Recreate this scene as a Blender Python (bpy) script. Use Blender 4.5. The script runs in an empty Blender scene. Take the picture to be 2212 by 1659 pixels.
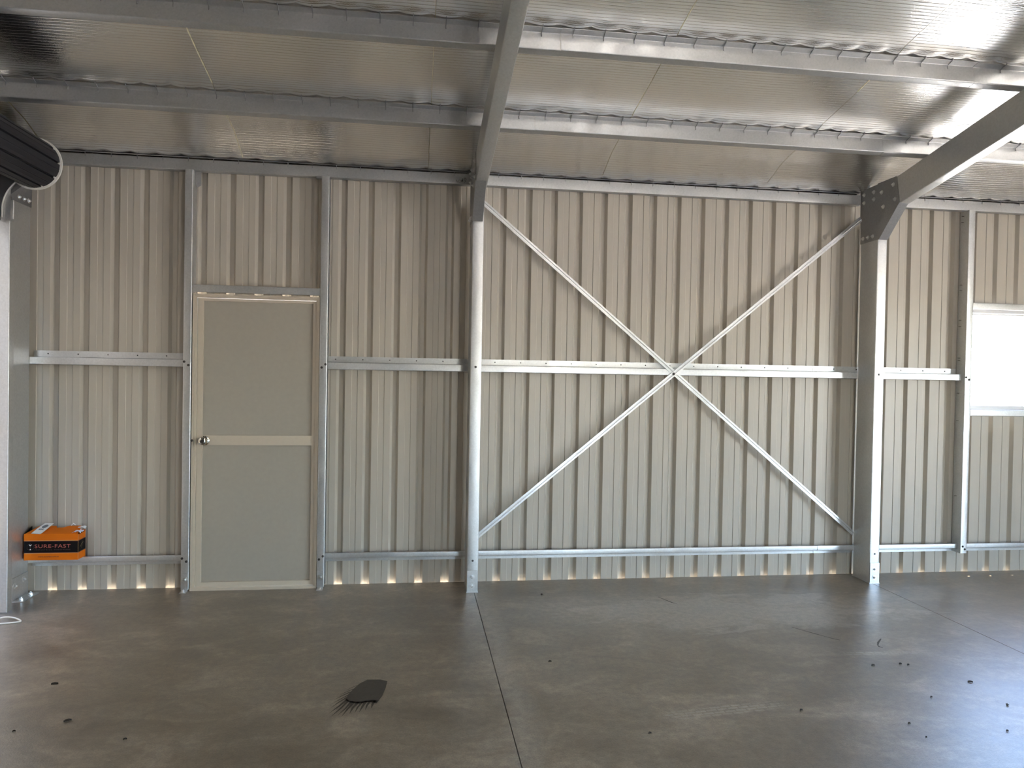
import bpy, math, random
from mathutils import Vector, Matrix

random.seed(7)
S = bpy.context.scene
COL = S.collection
R = math.radians

# ------------------------------------------------------------------ camera
CF, YAW, PIT, ROL = 1576.4564, .1343, -.0153, .0178          # focal length in pixels of the 2212 px frame
CAM = Vector((2.389, -5.3322, 1.5385))
fw = Vector((math.sin(YAW) * math.cos(PIT), math.cos(YAW) * math.cos(PIT), math.sin(PIT)))
rt = Vector((math.cos(YAW), -math.sin(YAW), 0))
up = rt.cross(fw)
rt, up = math.cos(ROL) * rt + math.sin(ROL) * up, -math.sin(ROL) * rt + math.cos(ROL) * up
cd = bpy.data.cameras.new('camera')
cd.sensor_fit = 'HORIZONTAL'; cd.sensor_width = 36.0; cd.lens = CF * 36.0 / 2212.0
cd.clip_start = .05; cd.clip_end = 500
cam = bpy.data.objects.new('camera', cd); COL.objects.link(cam)
cam.matrix_world = Matrix(((rt.x, up.x, -fw.x, CAM.x), (rt.y, up.y, -fw.y, CAM.y), (rt.z, up.z, -fw.z, CAM.z), (0, 0, 0, 1)))
S.camera = cam

# ------------------------------------------------------------------ sky, sun, exposure
W = bpy.data.worlds.new('sky'); S.world = W; W.use_nodes = True
wn = W.node_tree; wn.nodes.clear()
wo = wn.nodes.new('ShaderNodeOutputWorld'); wb = wn.nodes.new('ShaderNodeBackground'); ws = wn.nodes.new('ShaderNodeTexSky')
ws.sky_type = 'NISHITA'; ws.sun_disc = False; ws.sun_elevation = R(68); ws.sun_rotation = R(55); ws.air_density = 1.0; ws.dust_density = .6; ws.ozone_density = 2.5
wb.inputs['Strength'].default_value = 4.8
wn.links.new(ws.outputs[0], wb.inputs[0]); wn.links.new(wb.outputs[0], wo.inputs[0])
sd = bpy.data.lights.new('sun', 'SUN'); sd.energy = 80.0; sd.angle = R(.6); sd.color = (1, .90, .75)
so = bpy.data.objects.new('sun', sd); COL.objects.link(so)
so.location = (10, 8, 40)
sun_dir = Vector((math.cos(R(76)) * math.cos(R(30)), math.cos(R(76)) * math.sin(R(30)), math.sin(R(76))))
so.rotation_euler = sun_dir.to_track_quat('Z', 'Y').to_euler()
S.view_settings.view_transform = 'Standard'; S.view_settings.look = 'None'
S.view_settings.gamma = 1.0; S.view_settings.use_curve_mapping = False
S.view_settings.exposure = 0.1
try:
    S.cycles.max_bounces = 10; S.cycles.diffuse_bounces = 6; S.cycles.glossy_bounces = 6
    S.cycles.sample_clamp_indirect = 12.0
    S.cycles.use_denoising = True; S.cycles.use_adaptive_sampling = True; S.cycles.adaptive_threshold = .02
    S.cycles.caustics_reflective = True
except Exception:
    pass

# ------------------------------------------------------------------ materials
MATS = {}
def mat(name):
    m = bpy.data.materials.new(name); m.use_nodes = True
    MATS[name] = m
    nt = m.node_tree
    return m, nt, nt.nodes['Principled BSDF']
def nd(nt, typ, **kw):
    n = nt.nodes.new(typ)
    for k, v in kw.items():
        setattr(n, k, v)
    return n
def pos(nt, scale=(1, 1, 1), loc=(0, 0, 0), rot=(0, 0, 0)):
    g = nd(nt, 'ShaderNodeNewGeometry'); mp = nd(nt, 'ShaderNodeMapping')
    mp.inputs['Scale'].default_value = scale; mp.inputs['Location'].default_value = loc; mp.inputs['Rotation'].default_value = rot
    nt.links.new(g.outputs['Position'], mp.inputs['Vector'])
    return mp.outputs[0]
def noise(nt, vec, scale, detail=4, rough=.55, dist=0):
    n = nd(nt, 'ShaderNodeTexNoise')
    n.inputs['Scale'].default_value = scale; n.inputs['Detail'].default_value = detail
    n.inputs['Roughness'].default_value = rough; n.inputs['Distortion'].default_value = dist
    nt.links.new(vec, n.inputs['Vector'])
    return n.outputs['Fac']
def ramp(nt, fac, stops):
    r = nd(nt, 'ShaderNodeValToRGB')
    el = r.color_ramp.elements
    while len(el) < len(stops):
        el.new(.5)
    for e, (p, c) in zip(el, stops):
        e.position = p; e.color = (c[0], c[1], c[2], 1) if not isinstance(c, (int, float)) else (c, c, c, 1)
    nt.links.new(fac, r.inputs[0])
    return r.outputs[0]
def mix(nt, fac, a, b, mode='MIX'):
    m = nd(nt, 'ShaderNodeMix', data_type='RGBA', blend_type=mode)
    if isinstance(fac, (int, float)): m.inputs[0].default_value = fac
    else: nt.links.new(fac, m.inputs[0])
    for i, v in ((6, a), (7, b)):
        if isinstance(v, tuple): m.inputs[i].default_value = (v[0], v[1], v[2], 1)
        else: nt.links.new(v, m.inputs[i])
    return m.outputs[2]
def math_(nt, op, a, b=None, clamp=False):
    m = nd(nt, 'ShaderNodeMath', operation=op, use_clamp=clamp)
    for i, v in ((0, a), (1, b)):
        if v is None: continue
        if isinstance(v, (int, float)): m.inputs[i].default_value = v
        else: nt.links.new(v, m.inputs[i])
    return m.outputs[0]
def bump(nt, p, h, strength, dist=.01, prev=None):
    b = nd(nt, 'ShaderNodeBump'); b.inputs['Strength'].default_value = strength; b.inputs['Distance'].default_value = dist
    nt.links.new(h, b.inputs['Height'])
    if prev is not None: nt.links.new(prev, b.inputs['Normal'])
    if p is not None: nt.links.new(b.outputs[0], p.inputs['Normal'])
    return b.outputs[0]
def simple(name, col, rough=.5, metal=0., spec=.5):
    m, nt, p = mat(name)
    n = noise(nt, pos(nt), 35, 3)
    c = ramp(nt, n, [(.3, tuple(x * .975 for x in col)), (.7, tuple(min(1, x * 1.02) for x in col))])
    nt.links.new(c, p.inputs['Base Color'])
    p.inputs['Roughness'].default_value = rough; p.inputs['Metallic'].default_value = metal
    p.inputs['Specular IOR Level'].default_value = spec
    return m

def make_materials():
    # painted steel cladding, inside face
    m, nt, p = mat('cladding_paint')
    n = noise(nt, pos(nt, (6, 6, .7)), 2.0, 3)
    nt.links.new(ramp(nt, n, [(.3, (.445, .402, .335)), (.7, (.475, .43, .36))]), p.inputs['Base Color'])
    p.inputs['Roughness'].default_value = .38; p.inputs['Specular IOR Level'].default_value = .5
    # galvanised steel with spangle; roof copy darkened to imitate shade on purlins
    for nm, base, rough in (('galvanised', .62, .38), ('galvanised_dull', .36, .5), ('galvanised_shaded', .50, .42)):
        m, nt, p = mat(nm)
        v = nd(nt, 'ShaderNodeTexVoronoi'); v.inputs['Scale'].default_value = 110
        nt.links.new(pos(nt), v.inputs['Vector'])
        sp = math_(nt, 'MULTIPLY', v.outputs['Color'], 1.0)
        n = noise(nt, pos(nt), 9, 4)
        c = mix(nt, .5, ramp(nt, sp, [(.0, base * .86), (1., base * 1.1)]), ramp(nt, n, [(.3, (base * .93, base * .95, base * .94)), (.7, (base * 1.03, base * 1.02, base))]))
        nt.links.new(c, p.inputs['Base Color'])
        nt.links.new(ramp(nt, n, [(.3, rough - .07), (.7, rough + .09)]), p.inputs['Roughness'])
        p.inputs['Metallic'].default_value = .84
    # reflective foil of the roof blanket
    m, nt, p = mat('foil')
    wv = nd(nt, 'ShaderNodeTexWave', wave_type='BANDS', bands_direction='Y', wave_profile='SIN')
    wv.inputs['Scale'].default_value = 13.5; wv.inputs['Distortion'].default_value = 4.2; wv.inputs['Detail'].default_value = 3
    wv.inputs['Detail Scale'].default_value = .55; wv.inputs['Detail Roughness'].default_value = .6
    nt.links.new(pos(nt, (.3, 1, 1)), wv.inputs['Vector'])
    a = ramp(nt, wv.outputs['Fac'], [(.0, 0), (.16, 1), (1., .9)])
    b = noise(nt, pos(nt), 140, 3, .6)
    c = noise(nt, pos(nt, (1.4, 3, 3)), 2.2, 2)
    b1 = bump(nt, None, a, .22, .003)
    b2 = bump(nt, None, c, .10, .03, b1)
    bump(nt, p, b, .25, .003, b2)
    pv = ramp(nt, wv.outputs['Fac'], [(.0, (.66, .64, .60)), (.10, (.84, .825, .79)), (1., (.87, .86, .83))])  # crease shade painted into the foil colour along the bump lines
    nt.links.new(pv, p.inputs['Base Color'])
    p.inputs['Metallic'].default_value = 1.0; p.inputs['Roughness'].default_value = .17
    simple('insulation', (.62, .56, .33), .9)
    simple('joint_edge', (.85, .80, .58), .7)
    # concrete
    m, nt, p = mat('concrete')
    P0 = pos(nt)
    big = noise(nt, P0, .75, 5, .6, .4)
    mid = noise(nt, pos(nt, (1, 1.7, 1), loc=(3, 1, 0)), 2.6, 6, .62, .7)
    fin = noise(nt, P0, 24, 8, .75)
    grit = noise(nt, P0, 150, 3, .7)
    col = ramp(nt, big, [(.32, (.092, .064, .036)), (.5, (.182, .142, .094)), (.66, (.30, .252, .185))])
    col = mix(nt, .55, col, ramp(nt, mid, [(.34, (.080, .056, .033)), (.52, (.175, .139, .095)), (.68, (.36, .305, .23))]))
    # pale dusty bands along the saw cuts, pale swept area in the middle bay
    sx = nd(nt, 'ShaderNodeSeparateXYZ'); g = nd(nt, 'ShaderNodeNewGeometry'); nt.links.new(g.outputs['Position'], sx.inputs[0])
    wob = math_(nt, 'MULTIPLY', math_(nt, 'SUBTRACT', mid, .5), .22)
    d = math_(nt, 'ABSOLUTE', math_(nt, 'ADD', math_(nt, 'SUBTRACT', sx.outputs[0], 2.875), wob))
    band = math_(nt, 'MULTIPLY', math_(nt, 'SUBTRACT', 1, math_(nt, 'DIVIDE', d, .10, True)), .5)
    col = mix(nt, band, col, (.36, .33, .275))
    e1 = math_(nt, 'DIVIDE', math_(nt, 'SUBTRACT', sx.outputs[0], 4.55), 1.15)
    e2 = math_(nt, 'DIVIDE', math_(nt, 'ADD', sx.outputs[1], .80), .34)
    ee = math_(nt, 'ADD', math_(nt, 'MULTIPLY', e1, e1), math_(nt, 'MULTIPLY', e2, e2))
    ee = math_(nt, 'ADD', ee, math_(nt, 'MULTIPLY', math_(nt, 'SUBTRACT', mid, .5), 5.0))
    sw = math_(nt, 'MULTIPLY', math_(nt, 'SUBTRACT', 1, ramp(nt, ee, [(.55, 0), (1.0, 1)])), .6)
    col = mix(nt, sw, col, (.38, .34, .28))
    col = mix(nt, .5, col, ramp(nt, fin, [(.34, (.35, .33, .3)), (.66, (1.5, 1.48, 1.45))]), 'MULTIPLY')
    col = mix(nt, .55, col, ramp(nt, grit, [(.34, (.55, .54, .52)), (.5, (1, 1, 1)), (.7, (1.5, 1.5, 1.5))]), 'MULTIPLY')
    for cx_, cy_, ang, hl, hw, amt in ((3.83, -2.155, .116, .36, .05, .75), (5.01, -1.57, -.05, .27, .035, .6)):
        mp = nd(nt, 'ShaderNodeMapping', vector_type='TEXTURE'); mp.inputs['Location'].default_value = (cx_, cy_, 0); mp.inputs['Rotation'].default_value = (0, 0, ang)
        nt.links.new(g.outputs['Position'], mp.inputs['Vector'])
        bk = nd(nt, 'ShaderNodeTexBrick'); bk.inputs['Scale'].default_value = 1.0; bk.inputs['Brick Width'].default_value = .055; bk.inputs['Row Height'].default_value = .024; bk.inputs['Mortar Size'].default_value = .0035
        bk.inputs['Color1'].default_value = (1, 1, 1, 1); bk.inputs['Color2'].default_value = (.6, .6, .6, 1); bk.inputs['Mortar'].default_value = (0, 0, 0, 1)
        nt.links.new(mp.outputs[0], bk.inputs['Vector'])
        q = nd(nt, 'ShaderNodeSeparateXYZ'); nt.links.new(mp.outputs[0], q.inputs[0])
        mu = math_(nt, 'SUBTRACT', 1, math_(nt, 'DIVIDE', math_(nt, 'ABSOLUTE', q.outputs[0]), hl, True))
        mv = math_(nt, 'SUBTRACT', 1, math_(nt, 'DIVIDE', math_(nt, 'ABSOLUTE', q.outputs[1]), hw, True))
        mk = math_(nt, 'MULTIPLY', math_(nt, 'MULTIPLY', math_(nt, 'MULTIPLY', mu, mv), 4.0, True), math_(nt, 'MULTIPLY', bk.outputs['Color'], amt))
        mk = math_(nt, 'MULTIPLY', mk, math_(nt, 'MULTIPLY', math_(nt, 'SUBTRACT', fin, .25), 2.2, True))
        col = mix(nt, mk, col, (.46, .43, .37))
    nt.links.new(col, p.inputs['Base Color'])
    nt.links.new(ramp(nt, mid, [(.2, .36), (.8, .54)]), p.inputs['Roughness'])
    p.inputs['Specular IOR Level'].default_value = .5
    p.inputs['Coat Weight'].default_value = 1.0; p.inputs['Coat Roughness'].default_value = .34; p.inputs['Coat IOR'].default_value = 1.5
    h = mix(nt, .5, fin, grit)
    bn = bump(nt, p, h, .35, .004)
    nt.links.new(bn, p.inputs['Coat Normal'])
    m, nt, p = mat('saw_cut'); nt.links.new(ramp(nt, noise(nt, pos(nt), 20), [(.3, .01), (.7, .02)]), p.inputs['Base Color'])
    m, nt, p = mat('wet_stain')
    nt.links.new(ramp(nt, noise(nt, pos(nt), 60, 4), [(.3, (.042, .035, .026)), (.7, (.062, .053, .04))]), p.inputs['Base Color'])
    p.inputs['Roughness'].default_value = .55
    m, nt, p = mat('ground_gravel')
    n = noise(nt, pos(nt), 3, 6)
    nt.links.new(ramp(nt, n, [(.3, (.52, .48, .42)), (.7, (.62, .575, .505))]), p.inputs['Base Color']); p.inputs['Roughness'].default_value = .95
    simple('dim_ground', (.042, .041, .040), .9)
    simple('pale_concrete', (.62, .58, .52), .9)
    simple('light_block_render', (.07, .06, .048), .9)
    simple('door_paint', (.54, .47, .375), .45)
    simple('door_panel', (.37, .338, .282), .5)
    simple('aluminium_frame', (.62, .62, .63), .4, .3)
    simple('charcoal_curtain', (.019, .019, .023), .5, 0, .3)
    simple('white_tape', (.82, .79, .72), .5)
    simple('nickel', (.62, .58, .5), .16, 1.0)
    simple('dark_steel', (.07, .065, .06), .4, .6)
    simple('zinc_bolt', (.75, .75, .74), .28, .95)
    simple('steel_wire', (.30, .30, .30), .4, .8)
    simple('carton_orange', (.68, .15, .003), .6, 0, .2)
    simple('carton_black', (.006, .004, .004), .6, 0, .15)
    simple('carton_maroon', (.10, .012, .006), .5)
    simple('carton_edge', (.72, .36, .13), .6)
    simple('print_red', (.42, .10, .075), .5)
    simple('print_dim', (.07, .03, .028), .5)
    simple('print_white', (.85, .82, .78), .5)
    simple('print_gold', (.16, .12, .06), .5)
    simple('packet_paper', (.66, .63, .56), .45)
    simple('print_grey', (.13, .13, .13), .5)
    simple('paper_white', (.74, .70, .76), .7)
    simple('plastic_clear', (.8, .8, .78), .25)
    simple('marker_ink', (.01, .01, .01), .5)
    simple('leaf_dry', (.035, .026, .018), .8)
    simple('cord_white', (.68, .64, .56), .6)
    # window glass: clear pane with surface reflection
    m, nt, p = mat('glass')
    nt.nodes.remove(p); o = nt.nodes['Material Output']
    t = nd(nt, 'ShaderNodeBsdfTransparent'); gl = nd(nt, 'ShaderNodeBsdfGlossy'); lw = nd(nt, 'ShaderNodeLayerWeight'); mx = nd(nt, 'ShaderNodeMixShader')
    lw.inputs[0].default_value = .5
    t.inputs[0].default_value = (.96, .97, .97, 1); gl.inputs['Roughness'].default_value = .02
    fr = math_(nt, 'ADD', math_(nt, 'MULTIPLY', math_(nt, 'POWER', lw.outputs['Facing'], 5.0), .9), .04)
    nt.links.new(fr, mx.inputs[0]); nt.links.new(t.outputs[0], mx.inputs[1]); nt.links.new(gl.outputs[0], mx.inputs[2]); nt.links.new(mx.outputs[0], o.inputs[0])
make_materials()

# ------------------------------------------------------------------ geometry helpers
WLOC = {}
def obj(name, vf, material, parent=None, loc=None, smooth=None, kind=None, label=None, cat=None, group=None):
    v, f = vf
    if parent is not None: o0 = WLOC[parent.name]
    elif loc is not None: o0 = Vector(loc)
    else:
        o0 = Vector(((min(p[0] for p in v) + max(p[0] for p in v)) / 2, (min(p[1] for p in v) + max(p[1] for p in v)) / 2, min(p[2] for p in v)))
    me = bpy.data.meshes.new(name)
    me.from_pydata([(p[0] - o0.x, p[1] - o0.y, p[2] - o0.z) for p in v], [], f)
    me.validate(); me.update()
    if smooth is not None:
        me.polygons.foreach_set('use_smooth', [True] * len(me.polygons))
        me.set_sharp_from_angle(angle=R(smooth))
    me.materials.append(MATS[material])
    o = bpy.data.objects.new(name, me); COL.objects.link(o)
    if parent is not None: o.parent = parent
    else: o.location = o0
    WLOC[o.name] = o0.copy()
    return tag(o, label, cat, group, kind)
def tag(o, label=None, cat=None, group=None, kind=None):
    if label: o['label'] = label
    if cat: o['category'] = cat
    if group: o['group'] = group
    if kind: o['kind'] = kind
    return o
def empty(name, loc, label=None, cat=None, group=None, kind=None):
    o = bpy.data.objects.new(name, None); COL.objects.link(o); o.location = loc; o.empty_display_size = .05
    WLOC[o.name] = Vector(loc)
    return tag(o, label, cat, group, kind)
def copy_part(src, offset, parent):
    c = src.copy(); COL.objects.link(c); c.parent = parent
    c.location = Vector(offset); WLOC[c.name] = WLOC[parent.name].copy()
    return c
def join(*vfs):
    V, F = [], []
    for v, f in vfs:
        n = len(V); V += [tuple(p) for p in v]; F += [tuple(i + n for i in q) for q in f]
    return V, F
def box(x0, x1, y0, y1, z0, z1):
    v = [(x0, y0, z0), (x1, y0, z0), (x1, y1, z0), (x0, y1, z0), (x0, y0, z1), (x1, y0, z1), (x1, y1, z1), (x0, y1, z1)]
    return v, [(0, 3, 2, 1), (4, 5, 6, 7), (0, 1, 5, 4), (1, 2, 6, 5), (2, 3, 7, 6), (3, 0, 4, 7)]
def fillet(pts, r, n=4):
    out = [Vector(pts[0])]
    for a, b, c in zip(pts, pts[1:], pts[2:]):
        a, b, c = Vector(a), Vector(b), Vector(c)
        d1, d2 = (a - b), (c - b)
        ang = d1.angle(d2)
        t = min(r / math.tan(ang / 2), d1.length * .45, d2.length * .45)
        p1, p2 = b + d1.normalized() * t, b + d2.normalized() * t
        for i in range(n + 1):
            u = i / n
            out.append((1 - u) ** 2 * p1 + 2 * u * (1 - u) * b + u * u * p2)
    out.append(Vector(pts[-1]))
    return out
def section(pts, t, r, o, eu, ev, ea, length, nseg=1):
    """thin-walled rolled profile: open polyline (u, v) with thickness t, extruded along ea"""
    p = fillet([(a, b) for a, b in pts], r) if r else [Vector(q) for q in pts]
    nrm = []
    for i in range(len(p)):
        d = (p[min(i + 1, len(p) - 1)] - p[max(i - 1, 0)]).normalized()
        nrm.append(Vector((-d.y, d.x)))
    loop = [p[i] + nrm[i] * t / 2 for i in range(len(p))] + [p[i] - nrm[i] * t / 2 for i in reversed(range(len(p)))]
    o, eu, ev, ea = Vector(o), Vector(eu), Vector(ev), Vector(ea)
    V, F = [], []
    n = len(loop)
    for k in range(nseg + 1):
        for q in loop:
            V.append(tuple(o + eu * q.x + ev * q.y + ea * (length * k / nseg)))
    for k in range(nseg):
        for i in range(n):
            j = (i + 1) % n
            F.append((k * n + i, k * n + j, (k + 1) * n + j, (k + 1) * n + i))
    m = len(p)
    for base in (0, nseg * n):
        for i in range(m - 1):
            F.append((base + i, base + i + 1, base + n - 2 - i, base + n - 1 - i))
    return V, F
def prism(poly, o, eu, ev, ea, t):
    o, eu, ev, ea = Vector(o), Vector(eu), Vector(ev), Vector(ea)
    n = len(poly)
    V = [tuple(o + eu * a + ev * b) for a, b in poly] + [tuple(o + eu * a + ev * b + ea * t) for a, b in poly]
    F = [tuple(range(n)), tuple(range(2 * n - 1, n - 1, -1))] + [(i, i + n, (i + 1) % n + n, (i + 1) % n) for i in range(n)]
    return V, F
def lathe(prof, o, ax, n=20):
    """prof: (radius, height) along ax from o"""
    o, ax = Vector(o), Vector(ax).normalized()
    a = ax.orthogonal().normalized(); b = ax.cross(a)
    V, F = [], []
    for r, h in prof:
        for i in range(n):
            th = 2 * math.pi * i / n
            V.append(tuple(o + ax * h + (a * math.cos(th) + b * math.sin(th)) * r))
    for k in range(len(prof) - 1):
        for i in range(n):
            j = (i + 1) % n
            F.append((k * n + i, k * n + j, (k + 1) * n + j, (k + 1) * n + i))
    F.append(tuple(range(n))); F.append(tuple(range((len(prof) - 1) * n, len(prof) * n)))
    return V, F
def tube(path, r, n=8):
    P = [Vector(p) for p in path]
    V, F = [], []
    ref = None
    for i, p in enumerate(P):
        d = (P[min(i + 1, len(P) - 1)] - P[max(i - 1, 0)]).normalized()
        a = d.cross(Vector((0, 0, 1))) if abs(d.z) < .95 else d.cross(Vector((1, 0, 0)))
        a.normalize(); b = d.cross(a)
        for k in range(n):
            th = 2 * math.pi * k / n
            V.append(tuple(p + (a * math.cos(th) + b * math.sin(th)) * r))
    for i in range(len(P) - 1):
        for k in range(n):
            j = (k + 1) % n
            F.append((i * n + k, i * n + j, (i + 1) * n + j, (i + 1) * n + k))
    F.append(tuple(range(n))); F.append(tuple(range((len(P) - 1) * n, len(P) * n)))
    return V, F
def bolt_vf(o, ax, r=.011, washer=True):
    """hexagonal nut with washer and thread end"""
    pr = [(r * 1.75, 0), (r * 1.75, .0025)] if washer else []
    parts = []
    if washer: parts.append(lathe([(r * 1.75, 0), (r * 1.75, .0025)], o, ax, 14))
    z0 = .0026 if washer else 0
    o = Vector(o); ax = Vector(ax)
    parts.append(lathe([(r, z0), (r, z0 + r * .8), (r * .86, z0 + r * .95)], o, ax, 6))
    parts.append(lathe([(r * .5, z0 + r * .9), (r * .5, z0 + r * 1.45)], o, ax, 10))
    return join(*parts)

# ------------------------------------------------------------------ layout constants
PITCH = .1905                                   # rib spacing of the cladding; rib n ends at x = n * PITCH
SLOPE = .1924; A = math.atan(SLOPE)
ES = Vector((0, -math.cos(A), math.sin(A)))     # up the roof slope (towards the ridge)
EN = Vector((0, math.sin(A), math.cos(A)))      # out of the roof
EX = Vector((1, 0, 0)); EY = Vector((0, 1, 0)); EZ = Vector((0, 0, 1))
Q0 = Vector((0, -.3, 2.968))                    # a point on the rafters' top line
XL, XR, YF = -.27, 8.95, -8.0                   # inside of the left end, right end, front wall
RIDGE_S = (4.0 - .3) / math.cos(A)
def roof(x, s, n): return Q0 + EX * x + ES * s + EN * n
COLX = (-.16, 2.78, 5.817)                      # web faces of the three frames in view
PURL = (.495, 1.305)                            # purlin webs along the slope
PD = .098                                       # purlin depth

# ------------------------------------------------------------------ ground and slab
obj('ground', box(-70, 80, -70, 70, -.42, -.10), 'ground_gravel', kind='structure', label='pale bare ground outside the shed', loc=(0, 0, -.10))
obj('dim_ground_strip', box(-1.7, XL - .05, -14, 10, -.10, -.09), 'dim_ground', kind='structure', label='unseen dark ground strip added outside the roller door to cut its light')  # added dark ground, lowers the light entering at the left end
obj('light_block_wall', box(-2.0, -1.7, -14, 10, -.10, 6.2), 'light_block_render', kind='structure', label='unseen dark wall added outside the roller door to block sky light')  # added out of view to screen the left opening from the sky
obj('light_block_strip', box(3.0, XR, .034, 1.2, -.10, -.042), 'ground_gravel', kind='structure', label='unseen raised strip added outside the wall to dim light at the rib feet')  # added out of view to narrow the light gap under the right-hand ribs
fl = obj('floor', box(XL - .02, XR + .02, YF, -.0005, -.40, -.14), 'saw_cut', kind='structure', loc=(0, 0, 0), label='brown-grey concrete slab with two saw-cut joints')
cuts = [XL - .02, 2.832, 5.838, XR + .02]
for a, b in zip(cuts, cuts[1:]):
    obj('slab', box(a + (.0022 if a > 0 else 0), b - (.0022 if b < 8 else 0), YF, -.006, -.139, 0), 'concrete', fl)
    obj('slab_edge', box(a + (.0022 if a > 0 else 0), b - (.0022 if b < 8 else 0), -.006, -.0005, -.139, -.0004), 'pale_concrete', fl)  # paler strip added to bounce outside light up into the rib feet

# dark splash with streaks running towards the door
def stain():
    body = [(2.185, -1.668), (2.25, -1.672), (2.284, -1.695), (2.279, -1.77), (2.266, -1.86), (2.243, -1.935), (2.205, -1.915), (2.165, -1.93), (2.125, -1.915), (2.098, -1.885), (2.105, -1.83), (2.125, -1.77), (2.15, -1.71)]
    V = [(x, y, .0012) for x, y in body] + [(2.19, -1.81, .0012)]
    c = len(body); F = [(i, (i + 1) % c, c) for i in range(c)]
    rnd = random.Random(4)
    for (x, y), (ex, ey), w in [((2.235, -1.90), (2.222, -1.985), .008), ((2.215, -1.90), (2.196, -2.00), .007), ((2.195, -1.90), (2.17, -2.02), .008), ((2.178, -1.91), (2.150, -2.025), .006), ((2.16, -1.91), (2.128, -2.03), .008),
                              ((2.14, -1.905), (2.095, -2.055), .007), ((2.128, -1.90), (2.075, -2.045), .006), ((2.115, -1.89), (2.045, -2.055), .006), ((2.108, -1.875), (2.035, -2.02), .007), ((2.105, -1.855), (2.038, -1.965), .005),
                              ((2.11, -1.83), (2.03, -1.93), .004), ((2.115, -1.80), (2.045, -1.88), .005), ((2.125, -1.77), (2.065, -1.835), .004), ((2.14, -1.73), (2.09, -1.79), .003)]:
        n = len(V); mx, my = (x + ex) / 2 + rnd.uniform(-.006, .006), (y + ey) / 2
        V += [(x - w, y, .0012), (x + w, y, .0012), (mx + w * .7, my, .0012), (mx - w * .7, my, .0012), (ex, ey, .0012)]
        F += [(n, n + 1, n + 2, n + 3), (n + 3, n + 2, n + 4)]
    return V, F
obj('splash_stain', stain(), 'wet_stain', fl)
def ribbon(path, w, z=.0008):
    V, F = [], []
    for i, (x, y) in enumerate(path):
        a, b = path[max(i - 1, 0)], path[min(i + 1, len(path) - 1)]
        d = Vector((b[0] - a[0], b[1] - a[1])).normalized()
        ww = w * (.5 + random.random())
        V += [(x - d.y * ww, y + d.x * ww, z), (x + d.y * ww, y - d.x * ww, z)]
    for i in range(len(path) - 1):
        F.append((2 * i, 2 * i + 1, 2 * i + 3, 2 * i + 2))
    return V, F
def pix_floor(px, py):
    d = fw + rt * ((px - 1106) / CF) - up * ((py - 829.5) / CF)
    t = -CAM.z / d.z
    return CAM.x + d.x * t, CAM.y + d.y * t
for path, w in (([(1711, 1355), (1735, 1362), (1760, 1369), (1782, 1375), (1800, 1380), (1815, 1383)], .004),
                ([(1903, 1380), (1897, 1388), (1896, 1394), (1900, 1398), (1907, 1399)], .006),
                ([(1422, 1290), (1437, 1296), (1452, 1302), (1462, 1304)], .004)):
    pts = [pix_floor(*q) for q in path]
    obj('crack_mark', ribbon(pts, w), 'wet_stain', fl)

# ------------------------------------------------------------------ cladding
def sheet_profile(x0, x1):
    base = [(0, 0), (.0445, 0), (.0475, .0042), (.0845, .0042), (.0875, 0), (.1285, 0), (.1300, .0012), (.1445, .028), (.1465, .029), (.1725, .029), (.1745, .028), (.1890, .0012)]
    pts = []
    k0 = int(math.floor(x0 / PITCH)) - 1
    k1 = int(math.ceil(x1 / PITCH)) + 1
    for k in range(k0, k1):
        pts += [(k * PITCH + a, b) for a, b in base]
    def at(x):
        for (xa, ya), (xb, yb) in zip(pts, pts[1:]):
            if xa <= x <= xb: return ya + (yb - ya) * (x - xa) / (xb - xa)
    return [(x0, at(x0))] + [p for p in pts if x0 + 1e-5 < p[0] < x1 - 1e-5] + [(x1, at(x1))]
def sheet(x0, x1, z0, z1, holes=(), off=0.0, tf=None):
    cutsx = sorted({x0, x1} | {h for q in holes for h in q[:2] if x0 < h < x1})
    V, F = [], []
    for a, b in zip(cutsx, cutsx[1:]):
        m = (a + b) / 2
        zr = [(z0, z1)]
        for hx0, hx1, hz0, hz1 in holes:
            if hx0 < m < hx1:
                zr = [q for q in ((z0, hz0), (hz1, z1)) if q[1] - q[0] > .005]
        pr = sheet_profile(a, b)
        for za, zb in zr:
            n = len(V)
            for x, y in pr:
                V += [(x, y + off, za), (x, y + off, zb)]
            F += [(n + 2 * i, n + 2 * i + 2, n + 2 * i + 3, n + 2 * i + 1) for i in range(len(pr) - 1)]
    if tf: V = [tf(p) for p in V]
    return V, F
DOOR = (.897, 1.723, -.2, 2.032)
WIN = (6.745, 8.215, 1.30, 2.12)
wbk = empty('wall_back', (4.3, 0, 0), kind='structure', label='long beige ribbed steel wall with the door and window')
laps = [XL - .03] + [n * PITCH - .0622 for n in range(3, 47, 4)] + [XR + .03]
for i, (a, b) in enumerate(zip(laps, laps[1:])):
    obj('wall_sheet', sheet(a, min(b + .010, XR + .03), -.030, 3.04, (DOOR, WIN), .0016 * (i % 2)), 'cladding_paint', wbk, smooth=20)
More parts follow.
